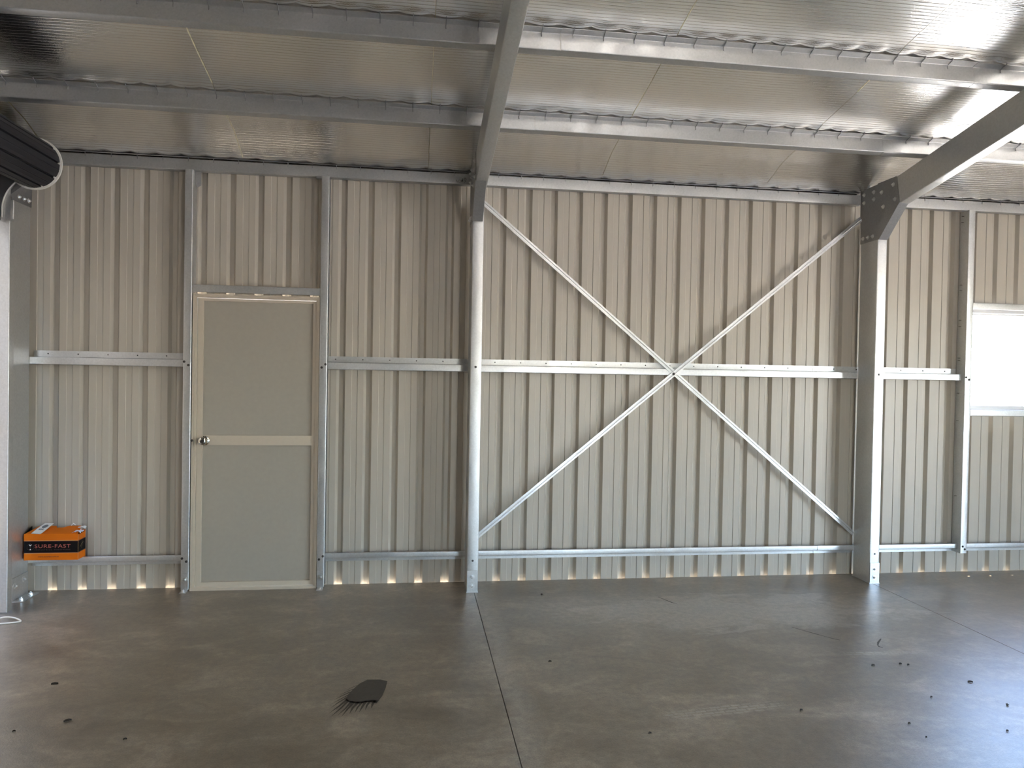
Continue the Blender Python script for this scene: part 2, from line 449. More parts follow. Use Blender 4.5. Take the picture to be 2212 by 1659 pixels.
# left end wall with the roller-door opening, right end wall with the open doorway, unseen front wall with a doorway added for light
LO = (.44, 2.15, -.2, 2.46)                     # opening along -y
wl = empty('wall_left', (XL, -4, 0), kind='structure', label='left end wall of the shed around the roller door')
for a, b in ((-.02, .742), (.742, 1.504), (1.504, 2.266), (2.266, 3.028), (3.028, 3.79), (3.79, 4.552), (4.552, 5.314), (5.314, 6.076), (6.076, 6.838), (6.838, 8.02)):
    obj('wall_sheet', sheet(a, b, -.030, 3.04 + .7, (LO,), 0, lambda p: (XL - p[1], -p[0], p[2])), 'cladding_paint', wl, smooth=20)
RO = (3.7, 5.5, -.2, 2.4)
wr = empty('wall_right', (XR, -4, 0), kind='structure', label='right end wall of the shed with a wide doorway')
obj('wall_sheet', sheet(-.02, 8.02, -.030, 3.04 + .7, (RO,), 0, lambda p: (XR + p[1], -p[0], p[2])), 'cladding_paint', wr, smooth=20)
wf = empty('wall_front', (4.3, YF, 0), kind='structure', label='unseen front wall of the shed with a doorway added for light')
FO = (4.5, 5.4, -.2, 2.1)  # unseen opening, put in and sized for the light it admits
obj('wall_sheet', sheet(XL, XR, -.030, 3.04, (FO,), 0, lambda p: (p[0], YF - p[1], p[2])), 'cladding_paint', wf, smooth=20)

d3 = empty('light_absorber_door', (2.1, YF, 0), kind='structure', label='unseen closed charcoal door added in the front wall to cut bounce light')  # invented dark surface behind the camera that soaks up bounce light
def curtain_panel(x0, x1, z0, z1, y):
    prof = []
    z = z0
    while z < z1 - .05:
        prof += [(y, z), (y, z + .012), (y + .012, z + .016), (y + .012, z + .088), (y, z + .092)]; z += .095
    n = len(prof)
    V = [(x0, a, b) for a, b in prof] + [(x1, a, b) for a, b in prof]
    return V, [(i, i + n, i + n + 1, i + 1) for i in range(n - 1)]
obj('curtain', curtain_panel(-.1, 4.0, .002, 2.75, YF + .05), 'charcoal_curtain', d3)

# ------------------------------------------------------------------ roof: blanket and foil strips
def roof_slab(n0, n1, mirror):
    pts = []
    for x in (XL - .05, XR + .05):
        for s in (-.42, RIDGE_S + .06):
            for n in (n0, n1):
                p = roof(x, s, n)
                pts.append((p.x, p.y if not mirror else 2 * -4.0 - p.y, p.z))
    return pts, [(0, 1, 3, 2), (4, 6, 7, 5), (0, 4, 5, 1), (2, 3, 7, 6), (0, 2, 6, 4), (1, 5, 7, 3)]
ce = obj('ceiling', join(roof_slab(.128, .165, False), roof_slab(.128, .165, True)), 'insulation', kind='structure', loc=(4.3, -4, 3.0), label='sloping roof lined with reflective foil blanket')
def hsh(i): return math.sin(i * 127.1) * 43758.5453 % 1.0
def foil_n(x, s):
    pk = [-.27] + list(PURL) + [2.115, 2.925, RIDGE_S]
    n = .113
    dmin = 9
    for a, b in zip(pk, pk[1:]):
        if a <= s <= b:
            u = (s - a) / (b - a)
            n -= .006 * math.sin(math.pi * u) ** 2
            n += .0025 * math.sin(x * 3.1 + a * 9) * math.sin(math.pi * u)
        dmin = min(dmin, abs(s - a - .05) if s > a else 9)
    if s < .12:
        u = min(1, (.12 - s) / .34); n -= .050 * u * u * (3 - 2 * u)
    # scalloped edge where the blanket hangs over the wires at each purlin
    sc = abs(math.sin(math.pi * (x + .03) / .165)) ** .7
    n -= (.010 * sc + .001) * math.exp(-(dmin / .035) ** 2)
    return n
def foil(x0, x1, mirror, coarse):
    nx = max(2, int((x1 - x0) / (.02 if not coarse else .3)))
    s0, s1 = -.40, RIDGE_S
    ns = int((s1 - s0) / (.02 if not coarse else .2))
    V, F = [], []
    for i in range(nx + 1):
        x = x0 + (x1 - x0) * i / nx
        for j in range(ns + 1):
            s = s0 + (s1 - s0) * j / ns
            n = foil_n(x, s)
            p = roof(x, s, n)
            V.append((p.x, p.y if not mirror else -8.0 - p.y, p.z))
    m = ns + 1
    for i in range(nx):
        for j in range(ns):
            F.append((i * m + j, i * m + j + 1, (i + 1) * m + j + 1, (i + 1) * m + j))
    return V, F
fj = [XL - .02, -.061, 1.204, 2.470, 3.735, 5.000, 6.264, 7.529, XR + .02]
for i, (a, b) in enumerate(zip(fj, fj[1:])):
    g = (.0016, .0035, .0016, .0012, .0016, .0012, .0016, .0016, .001)
    obj('foil_strip', foil(a + g[i], b - g[i + 1], False, False), 'foil', ce, smooth=60)
obj('foil_strip', foil(XL - .02, XR + .02, True, True), 'foil', ce, smooth=60)

for x, sa, sb, w in ((1.204, .60, 1.23, .0045), (1.204, -.20, .40, .0032), (2.470, .60, 1.2, .0015), (3.735, 1.4, 2.3, .0022), (3.735, .55, .95, .0018), (5.000, .98, 1.24, .0045), (5.000, 1.85, 2.3, .004)):
    V = []
    k = 24
    for i in range(k + 1):
        s_ = sa + (sb - sa) * i / k
        n_ = foil_n(x, s_) - .0022
        ww = w * (.7 + .3 * math.sin(i * 1.9))
        V += [tuple(roof(x - ww, s_, n_)), tuple(roof(x + ww, s_, n_ - .0006))]
    obj('joint_strip', (V, [(2 * i, 2 * i + 1, 2 * i + 3, 2 * i + 2) for i in range(k)]), 'joint_edge', ce)

# ------------------------------------------------------------------ portal frames
C_COL = [(.076, -.082), (.076, -.060), (0, -.060), (0, -.266), (.076, -.266), (.076, -.244)]
def column(ix, label, mirror=False):
    x = COLX[ix]; sg = -1 if mirror else 1
    root = empty('steel_column', (x + sg * .038, -.163, 0), label, 'column', 'portal frame columns along the ribbed wall')
    obj('column_body', section([(sg * a, b) for a, b in C_COL], .003, .005, (x, 0, .004), EX, EY, EZ, 2.715), 'galvanised', root, smooth=30)
    if not mirror:
        obj('base_plate', box(min(x - .004, x + sg * .08), max(x - .004, x + sg * .08), -.274, -.052, 0, .005), 'galvanised', root)
        obj('front_cleat', box(x + .001, x + .075, -.2735, -.2685, .003, .155), 'galvanised', root)
        b0 = obj('bolt', bolt_vf((x + .036, -.2735, .108), (0, -1, 0), .0105), 'zinc_bolt', root)
        copy_part(b0, (0, 0, -.062), root)
        obj('screw_hole', lathe([(.0075, 0), (.0075, .0012)], (x + .038, -.2677, .222), (0, -1, 0), 14), 'dark_steel', root)
        obj('screw_hole', lathe([(.0085, 0), (.004, .003)], (x + .036, -.2677, 1.575), (0, -1, 0), 14), 'dark_steel', root)
    return root
column(0, 'galvanised steel column in the left corner behind the orange box', True)
column(1, 'galvanised steel column in the middle of the wall, left end of the cross bracing')
column(2, 'galvanised steel column near the window, right end of the cross bracing')
# corner column: angle foot bolted to web and slab
cr = [o for o in bpy.data.objects if o.name == 'steel_column'][0]
obj('foot_angle', join(box(-.1585, -.1545, -.262, -.064, .002, .150), box(-.1585, -.085, -.262, -.064, 0, .005)), 'galvanised', cr)
for y, z in ((-.235, .098), (-.125, .112)):
    obj('bolt', bolt_vf((-.1545, y, z), (1, 0, 0), .011), 'zinc_bolt', cr)
for y in (-.225, -.105):
    obj('anchor_bolt', bolt_vf((-.118, y, .005), (0, 0, 1), .012), 'zinc_bolt', cr)

def rafter(ix, label, mirror=False):
    x = COLX[ix]; sg = -1 if mirror else 1
    base = roof(x, -.25, -.2)
    root = empty('roof_rafter', base, label, 'rafter', 'roof rafters of the portal frames')
    L = RIDGE_S + .235
    pts = [(sg * .076, -.022), (sg * .076, 0), (0, 0), (0, -.2), (sg * .076, -.2), (sg * .076, -.178)]
    obj('rafter_body', section(pts, .003, .005, roof(x, -.235, 0), EX, EN, ES, L), 'galvanised', root, smooth=30)
    xp = x - sg * .0055
    poly = [(-.046, 2.995), (-.255, 2.998), (-.255, 3.004), (-.472, 3.004), (-.508, 2.809), (-.283, 2.583), (-.056, 2.583)]
    obj('haunch_plate', prism(poly, (xp, 0, 0), EY, EZ, EX, sg * .004), 'galvanised_dull', root)
    d = Vector((0, -.508 + .283, 2.809 - 2.583)); L2 = d.length; d.normalize(); nn = Vector((0, -d.z, d.y))
    w = .072
    obj('haunch_flange', prism([(0, 0), (sg * w, 0), (sg * w, L2), (0, L2)], Vector((xp, -.283, 2.583)) - nn * .001, EX, d, nn, .004), 'galvanised_dull', root)
    return root, xp, sg
BOLTS = [(-.214, 2.95), (-.307, 2.926), (-.438, 2.951), (-.092, 2.956), (-.216, 2.896), (-.095, 2.894), (-.461, 2.841), (-.329, 2.815), (-.093, 2.62), (-.152, 2.619), (-.212, 2.618)]
for ix, lab, mi in ((0, 'galvanised rafter above the corner behind the rolled-up door', True), (1, 'galvanised rafter crossing the foil ceiling above the middle column', False),
                    (2, 'galvanised rafter rising to the upper right with a bolted haunch plate', False)):
    rr, xp, sg = rafter(ix, lab, mi)
    first = None
    for y, z in BOLTS:
        if first is None:
            first = obj('bolt', bolt_vf((xp, y, z), (-sg, 0, 0), .009), 'zinc_bolt', rr); f0 = (y, z)
        else:
            copy_part(first, (0, y - f0[0], z - f0[1]), rr)

# ------------------------------------------------------------------ purlins with mesh wires
def purlin(s, xa, xb, label, shift=0.0):
    root = empty('roof_purlin', roof((xa + xb) / 2, s, 0), label, 'purlin', 'roof purlins under the foil')
    pts = [(-.052, .016), (-.052, .0015), (0, .0015), (0, PD), (.043, PD)]
    obj('purlin_body', section([(a + shift, b + abs(shift) * 0) for a, b in pts], .0022, .006, roof(xa, s, 0), ES, EN, EX, xb - xa), 'galvanised_shaded', root, smooth=30)
    k0 = math.ceil((xa - .02) / .165); first = None
    k = k0
    while k * .165 < xb - .02 and k * .165 < 7.4:
        x = k * .165 + .05
        if x > xb - .01: break
        if first is None:
            path = [roof(x, s + .055, PD + .004), roof(x, s + .047, PD - .002), roof(x, s + .012, PD - .006), roof(x, s + .0045, PD - .010), roof(x, s + .0045, PD - .026)]
            first = obj('mesh_wire', tube(path, .0026, 6), 'steel_wire', root); fx = x
        else:
            copy_part(first, (x - fx, 0, 0), root)
        k += 1
    return root
for i, s in enumerate(PURL):
    nm = ('lower', 'upper')[i]
    purlin(s, XL, 3.12, 'galvanised Z purlin, %s line, left of the middle rafter' % nm)
    purlin(s, 3.121, 5.488, 'galvanised Z purlin, %s line, between the two rafters' % nm, .0035)
    purlin(s, 5.4915, XR, 'galvanised Z purlin, %s line, crossing above the right rafter' % nm)
def eave(xa, xb, label):
    root = empty('eave_purlin', ((xa + xb) / 2, -.03, 2.885), label, 'purlin', 'eave purlins on top of the ribbed wall')
    obj('purlin_body', section([(-.004, 2.975), (-.002, 2.969), (-.062, 2.962), (-.062, 2.888), (-.006, 2.888), (-.006, 2.903)][1:], .0022, .004, (xa, 0, 0), EY, EZ, EX, xb - xa), 'galvanised_shaded', root, smooth=30)
    first = None; x = xa + .12
    while x < min(xb - .05, 7.5):
        if first is None:
            first = obj('mesh_wire', tube([(x, -.050, 2.972), (x, -.060, 2.976), (x, -.0655, 2.970), (x, -.0655, 2.945)], .0022, 6), 'steel_wire', root); fx = x
        else: copy_part(first, (x - fx, 0, 0), root)
        x += .165
    obj('edge_wire', tube([(xa + .02, -.064, 2.9745), (xb - .02, -.064, 2.9745)], .0028, 6), 'steel_wire', root)
    return root
ev1 = eave(XL, 2.775, 'galvanised eave purlin above the door, left of the middle column')
ev2 = eave(2.857, 5.806, 'galvanised eave purlin above the cross bracing')
ev3 = eave(5.895, XR, 'galvanised eave purlin above the window, right of the haunch plate')
# hand-written marker code on the eave purlin beside the middle column
def marks(strokes, y, r=.0016):
    vs = []
    for st in strokes:
        vs.append(tube([(x, y, z) for x, z in st], r, 5))
    return join(*vs)
def arc(cx, cz, rx, rz, a0, a1, n=9): return [(cx + rx * math.cos(R(a0 + (a1 - a0) * i / n)), cz + rz * math.sin(R(a0 + (a1 - a0) * i / n))) for i in range(n + 1)]
obj('handwritten_code', marks([[(2.672, 2.917), (2.678, 2.900)], arc(2.694, 2.9085, .0062, .0062, 60, 420), arc(2.7115, 2.910, .0055, .006, 30, 390), [(2.7150, 2.928), (2.7190, 2.906)],
                               arc(2.734, 2.924, .0085, .008, -30, 300), [(2.742, 2.922), (2.741, 2.909), (2.729, 2.902)]], -.0636), 'marker_ink', ev1)
obj('handwritten_mark', marks([[(2.872, 2.934), (2.884, 2.941), (2.884, 2.915)]], -.0636), 'marker_ink', ev2)

# ------------------------------------------------------------------ wall girts
def girt(kind, xa, xb, label, screws=True, name='wall_girt', out=None):
    if kind == 'mid':
        pts = [(-.004, 1.634), (-.004, 1.590), (-.062, 1.590), (-.062, 1.541), (-.054, 1.541)]; z0 = 1.541; zs = 1.613
    else:
        pts = [(-.052, .239), (-.062, .239), (-.062, .203), (-.004, .203), (-.004, .168)]; z0 = .168; zs = .185
    root = empty(name, ((xa + xb) / 2, -.03, z0), label, 'girt', 'horizontal girts of the ribbed wall')
    obj('girt_body', section(pts, .0022, .004, (xa, 0, 0), EY, EZ, EX, xb - xa), 'galvanised', root, smooth=30)
    first = None
    if screws:
        for n in range(-1, 40):
            x = n * PITCH - .068
            if xa + .02 < x < xb - .02:
                if first is None:
                    first = obj('screw_tip', lathe([(.0045, 0), (.0028, .006), (.0005, .011)], (x, -.0055, zs), (0, -1, 0), 8), 'dark_steel', root); fx = x
                else: copy_part(first, (x - fx, 0, 0), root)
    return root
JL, JR = (.831, .881), (1.737, 1.786)
girt('mid', -.157, JL[0] - .001, 'galvanised middle girt left of the door')
girt('mid', JR[1] + .001, 5.47, 'long galvanised middle girt behind the cross bracing')
girt('mid', 5.473, 6.700, 'galvanised middle girt ending at the window stud')
girt('low', -.157, JL[0] - .001, 'galvanised bottom girt carrying the orange box', False)
girt('low', JR[1] + .001, 5.51, 'long galvanised bottom girt below the cross bracing', False)
girt('low', 5.513, XR, 'galvanised bottom girt below the window', False)

# ------------------------------------------------------------------ door studs, header, window studs and rails
def stud(name, xw, dirx, z0, z1, label, w=.05, y1=-.1):
    root = empty(name, (xw + dirx * w / 2, -.05, z0), label, 'stud', 'upright studs of the ribbed wall')
    pts = [(dirx * w, -.018), (dirx * w, -.003), (0, -.003), (0, y1), (dirx * w, y1), (dirx * w, y1 + .014)]
    obj('stud_body', section(pts, .0022, .004, (xw, 0, z0), EX, EY, EZ, z1 - z0), 'galvanised', root, smooth=30)
    return root
for xw, dx, lab, sxs in ((JL[1], -1, 'galvanised door stud left of the knob', (.838, .866)), (JR[0], 1, 'galvanised door stud on the hinge side', (1.778, 1.752))):
    st = stud('door_stud', xw, dx, .012, 2.884, lab)
    cx = xw + dx * .025
    obj('foot_cleat', join(box(cx - .021, cx + .021, -.1065, -.1025, .004, .125), box(cx - .021, cx + .021, -.150, -.1025, 0, .005)), 'galvanised', st)
    obj('bolt', bolt_vf((cx, -.1065, .083), (0, -1, 0), .0115), 'zinc_bolt', st)
    obj('anchor_bolt', bolt_vf((cx, -.130, .005), (0, 0, 1), .009), 'zinc_bolt', st)
    sc = None
    for zz, d in ((1.575, 0), (1.552, 1), (.228, 0), (.206, 1)):
        x = sxs[d]
        if sc is None: sc = obj('screw', bolt_vf((x, -.1015, zz), (0, -1, 0), .0048), 'dark_steel', st); s0 = (x, zz)
        else: copy_part(sc, (x - s0[0], 0, zz - s0[1]), st)
    if dx < 0: obj('top_cleat', prism([(0, 2.884), (0, 2.790), (.012, 2.775), (.036, 2.790), (.036, 2.884)], (JL[1] + .003, -.045, 0), EX, EZ, EY, .003), 'galvanised_dull', st)
    else: obj('top_cleat', box(JR[0] - .040, JR[0] - .003, -.096, -.06, 2.868, 2.884), 'galvanised_dull', st)
hd = empty('door_header', ((JL[1] + JR[0]) / 2, -.05, 2.052), 'galvanised header rail directly above the door', 'rail')
obj('rail_body', section([(-.02, 2.103), (-.0985, 2.103), (-.0985, 2.054), (-.0885, 2.054)], .0022, .004, (JL[1] + .002, 0, 0), EY, EZ, EX, JR[0] - JL[1] - .004), 'galvanised', hd, smooth=30)
WS = (6.703, 6.757)
ws_ = stud('window_stud', WS[0], 1, .172, 2.884, 'galvanised stud left of the window', .054)
for z in (2.845, 2.795, 2.30, 2.255, 2.02, 1.97, 1.72, 1.70, 1.44, 1.22, .62):
    obj('screw_shank', tube([(WS[0] - .001, -.045, z), (WS[0] - .022, -.045, z)], .002, 6), 'dark_steel', ws_)
sc = None
for x, z in ((6.712, 1.567), (6.738, 1.548), (6.722, .226), (6.74, .204)):
    if sc is None: sc = obj('screw', bolt_vf((x, -.1015, z), (0, -1, 0), .0048), 'dark_steel', ws_); s0 = (x, z)
    else: copy_part(sc, (x - s0[0], 0, z - s0[1]), ws_)
stud('window_stud', 8.257, -1, .172, 2.884, 'galvanised stud on the far right side of the window', .054)
for z0, z1, lab in ((2.108, 2.157, 'galvanised rail along the top of the window'), (1.262, 1.311, 'galvanised rail along the bottom of the window')):
    rr = empty('window_rail', (7.48, -.05, z0), lab, 'rail')
    pts = [(-.02, z0), (-.0985, z0), (-.0985, z1), (-.0885, z1)] if z0 > 2 else [(-.02, z1), (-.0985, z1), (-.0985, z0), (-.0885, z0)]
    obj('rail_body', section(pts, .0022, .004, (WS[1] + .002, 0, 0), EY, EZ, EX, 8.201 - WS[1] - .004), 'galvanised', rr, smooth=30)

# ------------------------------------------------------------------ window
wi = empty('window_1', (7.48, -.03, 1.311), kind='structure', label='aluminium sliding window glowing with daylight')
wx0, wx1, wz0, wz1 = WS[1] + .002, 8.199, 1.313, 2.106
obj('window_frame', join(box(wx0, wx1, -.075, .02, wz1 - .026, wz1), box(wx0, wx1, -.075, .02, wz0, wz0 + .030), box(wx0, wx0 + .012, -.075, .02, wz0 + .030, wz1 - .026), box(wx1 - .03, wx1, -.075, .02, wz0 + .030, wz1 - .026)), 'aluminium_frame', wi)
for a, b, y in ((wx0 + .012, 7.50, -.03), (7.46, wx1 - .03, -.008)):
    sf = obj('sash', join(box(a, b, y - .011, y + .011, wz1 - .040, wz1 - .026), box(a, b, y - .011, y + .011, wz0 + .030, wz0 + .044), box(a, a + .012, y - .011, y + .011, wz0 + .044, wz1 - .040), box(b - .03, b, y - .011, y + .011, wz0 + .044, wz1 - .040)), 'aluminium_frame', wi)
    obj('pane', box(a + .012, b - .03, y - .002, y + .002, wz0 + .044, wz1 - .040), 'glass', sf)

# ------------------------------------------------------------------ personal access door
dr = empty('door_1', (1.309, -.03, 0), kind='structure', label='beige flush access door with two panels and a round knob')
dx0, dx1, dz1 = JL[1] + .006, JR[0] - .004, 2.044
fr = obj('door_frame', join(box(dx0, dx0 + .011, -.090, -.004, 0, dz1), box(dx0 + .011, dx0 + .026, -.080, -.004, 0, dz1 - .011), box(dx1 - .011, dx1, -.090, -.004, 0, dz1), box(dx1 - .024, dx1 - .011, -.080, -.004, 0, dz1 - .011),
                            box(dx0 + .011, dx1 - .011, -.090, -.004, dz1 - .011, dz1), box(dx0 + .026, dx1 - .024, -.080, -.004, dz1 - .026, dz1 - .011), box(dx0, dx1, -.094, -.004, -.0, .018)), 'door_paint', dr)
lx0, lx1, lz0, lz1 = dx0 + .028, dx1 - .026, .021, dz1 - .029
lf = obj('door_leaf', join(box(lx0, lx0 + .036, -.066, -.03, lz0, lz1), box(lx1 - .022, lx1, -.066, -.03, lz0, lz1), box(lx0 + .036, lx1 - .022, -.066, -.03, lz1 - .018, lz1), box(lx0 + .036, lx1 - .022, -.066, -.03, lz0, lz0 + .030),
                          box(lx0 + .036, lx1 - .022, -.066, -.03, 1.003, 1.070)), 'door_paint', dr)
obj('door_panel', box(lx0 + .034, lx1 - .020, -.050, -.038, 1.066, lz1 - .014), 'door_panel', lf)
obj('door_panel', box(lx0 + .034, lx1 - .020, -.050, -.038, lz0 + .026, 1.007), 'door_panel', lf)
kn = obj('door_knob', lathe([(.033, 0), (.033, .006), (.030, .009), (.014, .011), (.0125, .026), (.020, .032), (.0275, .042), (.029, .052), (.026, .061), (.016, .067), (.012, .0675)], (.968, -.066, 1.034), (0, -1, 0), 28), 'nickel', dr, smooth=40)
obj('key_cylinder', lathe([(.0125, .066), (.0125, .070), (.008, .0705), (.0075, .0685), (.003, .0686)], (.968, -.066, 1.034), (0, -1, 0), 20), 'dark_steel', kn)
obj('frame_screw', bolt_vf((dx0 + .004, -.090, 1.036), (0, -1, 0), .005), 'dark_steel', dr)

# ------------------------------------------------------------------ cross bracing straps
def strap(p0, p1, y, label):
    p0, p1 = Vector((p0[0], y, p0[1])), Vector((p1[0], y, p1[1]))
    d = (p1 - p0); L = d.length; d.normalize(); side = Vector((-d.z, 0, d.x))
    w = .0175
    pts = [(-w, .003), (-w, 0), (-.005, 0), (-.002, .0022), (.002, .0022), (.005, 0), (w, 0), (w, .003)]
    vf = section(pts, .0012, .0, p0, side, EY, d, L)
    o = empty('brace_strap', p1 if p1.z < p0.z else p0, label, 'brace', 'crossed bracing straps')
    obj('strap_body', vf, 'galvanised', o)
    return o
strap((2.862, 2.770), (5.812, .332), -.0665, 'galvanised bracing strap falling from upper left to lower right')
b2 = strap((5.806, 2.777), (2.862, .345), -.0715, 'galvanised bracing strap rising from lower left to upper right')
obj('crossing_screw', bolt_vf((4.321, -.0725, 1.552), (0, -1, 0), .006), 'dark_steel', b2)

# ------------------------------------------------------------------ roller door at the left end
rd = empty('door_2', (.072, -2.0, 2.4), kind='structure', label='charcoal roller door rolled up below the ceiling')
DC = (.072, 2.765); DRAD = .150; DY0, DY1 = -.50, -2.15
def roll():
    prof = []
    N = 10
    for k in range(N):
        a0 = 360 / N * k
        for da, r in ((0, DRAD - .016), (3.0, DRAD - .016), (4.2, DRAD - .001), (11, DRAD), (21.0, DRAD), (21.4, DRAD - .002), (22.6, DRAD - .002), (23.0, DRAD), (34.8, DRAD - .001)):
            prof.append((DC[0] + r * math.cos(R(a0 + da)), DC[1] + r * math.sin(R(a0 + da))))
    n = len(prof)
    V = [(x, DY0, z) for x, z in prof] + [(x, DY1, z) for x, z in prof]
    F = [(i, (i + 1) % n, (i + 1) % n + n, i + n) for i in range(n)] + [tuple(range(n)), tuple(range(2 * n - 1, n - 1, -1))]
    return V, F
cu = obj('rolled_curtain', roll(), 'charcoal_curtain', rd)
def rim():
    V, F = [], []
    n = 72
    for i in range(n):
        th = 2 * math.pi * i / n
        for r in (DRAD - .004, DRAD + .010):
            for y in (DY0 - .006, DY0 + .008):
                V.append((DC[0] + r * math.cos(th), y, DC[1] + r * math.sin(th)))
    for i in range(n):
        j = (i + 1) % n
        for a, b in ((0, 1), (1, 3), (3, 2), (2, 0)):
            F.append((4 * i + a, 4 * i + b, 4 * j + b, 4 * j + a))
    return V, F
obj('edge_strip', rim(), 'white_tape', cu)
for k in range(10):
    a = R(36 * k + 2)
    c = Vector((DC[0] + (DRAD - .004) * math.cos(a), DY0 - .010, DC[1] + (DRAD - .004) * math.sin(a)))
    obj('edge_clip', lathe([(.003, -.007), (.0062, -.004), (.0062, .004), (.003, .007)], c, (math.cos(a), 0, math.sin(a)), 8), 'white_tape', cu)
def bez(p0, p1, p2, p3, n=14):
    out = []
    for i in range(n + 1):
        t = i / n
        out.append(tuple((1 - t) ** 3 * a + 3 * (1 - t) ** 2 * t * b + 3 * (1 - t) * t * t * c + t ** 3 * d for a, b, c, d in zip(p0, p1, p2, p3)))
    return out
tailp = bez((-.030, 2.655), (-.070, 2.620), (-.108, 2.560), (-.112, 2.490)) + [(-.112, 2.430)]
def tail(y0, y1, t, off=0):
    return section([(x, z) for x, z in tailp], t, 0, (0, y0, 0), EX, EZ, -EY, y0 - y1)
obj('hanging_curtain', tail(DY0, DY1, .008), 'charcoal_curtain', rd)
obj('tail_edge_strip', section([(x + .002, z) for x, z in tailp], .011, 0, (0, DY0 + .004, 0), EX, EZ, -EY, .012), 'white_tape', rd)
obj('bottom_rail', box(-.125, -.099, DY1, DY0 - .03, 2.405, 2.432), 'dark_steel', rd)
# guide channel with flared mouth and fixing brackets
gd = obj('guide_track', section([(-.150, -.440), (-.150, -.500), (-.064, -.500), (-.064, -.445), (-.085, -.445)], .0025, .004, (0, 0, .012), EX, EY, EZ, 2.40), 'galvanised', rd, smooth=30)
mouth = [(-.064, 2.412)] + [(-.104, 2.412)] + [(x + .006, z) for x, z in reversed(tailp[:-1])] + [(-.02, 2.672), (-.064, 2.60)]
obj('guide_mouth', prism(mouth, (0, -.492, 0), EX, EZ, EY, .003), 'galvanised', gd)
for z0, z1 in ((2.375, 2.432), (1.248, 1.306), (.135, .215)):
    obj('fixing_bracket', join(box(-.158, -.066, -.445, -.440, z0, z1), box(-.166, -.160, -.445, -.2675, z0, z1)), 'galvanised', gd)
obj('drum_bracket', prism([(-.20, 2.50), (-.17, 2.50), (.10, 2.72), (.10, 2.80), (-.20, 2.90)], (0, -.470, 0), EX, EZ, EY, .004), 'galvanised_dull', rd)

# ------------------------------------------------------------------ orange carton on the bottom girt
bx0, bx1, by0, by1, bz0, bz1 = -.146, .189, -.140, -.030, .2405, .412
cb = empty('cardboard_box', ((bx0 + bx1) / 2, (by0 + by1) / 2, bz0), 'orange and black hardware carton sitting on the bottom girt in the left corner', 'box')
t = .003
obj('box_body', join(box(bx0, bx1, by0, by0 + t, bz0, bz1), box(bx0, bx1, by1 - t, by1, bz0, bz1 + .010), box(bx0, bx0 + t, by0 + t, by1 - t, bz0, bz1), box(bx1 - t, bx1, by0 + t, by1 - t, bz0, bz1 - .004), box(bx0 + t, bx1 - t, by0 + t, by1 - t, bz0, bz0 + t)), 'carton_orange', cb)
# top flap, bulging up towards the wall, with a cut-out thumb notch
fl_poly = [(bx0 + .002, 0), (bx1 - .004, 0), (bx1 - .012, .062), (bx1 - .028, .115), (bx0 + .235, .118), (bx0 + .205, .092), (bx0 + .165, .090), (bx0 + .15, .118), (bx0 + .045, .118)]
fe = Vector((0, .965, .262)).normalized()
obj('top_flap', prism(fl_poly, (0, by0 + .001, bz1), EX, fe, Vector((0, -fe.z, fe.y)), .003), 'carton_orange', cb)
obj('inner_flap', prism([(0, 0), (.1, .006), (.1, .034), (0, .004)], (bx0 - .001, by0 + .004, bz1), EY, EZ, EX, .003), 'carton_black', cb)
# black printed band with maroon pin stripes, front and right side
zb0, zb1 = bz0 + .052, bz0 + .124
e = .0007
obj('printed_band', join(box(bx0, bx1 + e, by0 - e, by0, zb0, zb1), box(bx1, bx1 + e, by0 - e, by1, zb0, zb1)), 'carton_black', cb)
obj('pin_stripe', join(box(bx0, bx1 + e, by0 - e, by0, zb1, zb1 + .005), box(bx1, bx1 + e, by0 - e, by1, zb1, zb1 + .005), box(bx0, bx1 + e, by0 - e, by0, zb0 - .005, zb0), box(bx1, bx1 + e, by0 - e, by1, zb0 - .005, zb0)), 'carton_maroon', cb)
obj('pale_stripe', join(box(bx0, bx1, by0 - e, by0, zb1 + .005, zb1 + .0075), box(bx0, bx1, by0 - e, by0, zb0 - .0075, zb0 - .005), box(bx1 - .0004, bx1 + e, by0 - .0009, by0 + .0015, bz0, bz1)), 'carton_edge', cb)
def text_vf(body, size, width=None, spacing=1.0, bold=0.0):
    c = bpy.data.curves.new('lettering', 'FONT'); c.body = body; c.size = size; c.extrude = .0002; c.space_character = spacing; c.offset = bold
    o = bpy.data.objects.new('lettering', c); COL.objects.link(o)
    dg = bpy.context.evaluated_depsgraph_get()
    me = o.evaluated_get(dg).to_mesh()
    v = [tuple(q.co) for q in me.vertices]; f = [tuple(q.vertices) for q in me.polygons]
    o.evaluated_get(dg).to_mesh_clear()
    bpy.data.objects.remove(o); bpy.data.curves.remove(c)
    if width:
        x0, x1 = min(q[0] for q in v), max(q[0] for q in v)
        k = width / (x1 - x0)
        v = [((q[0] - x0) * k, q[1], q[2]) for q in v]
    return v, f
def place_text(vf, x, y, z):
    v, f = vf
    return [(x + a, y - c, z + b) for a, b, c in v], f
yf = by0 - e - .0003
obj('brand_lettering', place_text(text_vf('SURE-FAST', .034, .222, 1.1, .0002), bx0 + .067, yf, zb0 + .030), 'print_red', cb)
obj('small_lettering', place_text(text_vf('INDUSTRIAL HARDWARE', .010, .220, 1.5), bx0 + .068, yf, zb0 + .014), 'print_dim', cb)
obj('web_lettering', place_text(text_vf('www.sure-fast.com.au', .0105, .128, 1.0, .0002), bx0 + .088, by0 - .0004, bz0 + .020), 'carton_maroon', cb)
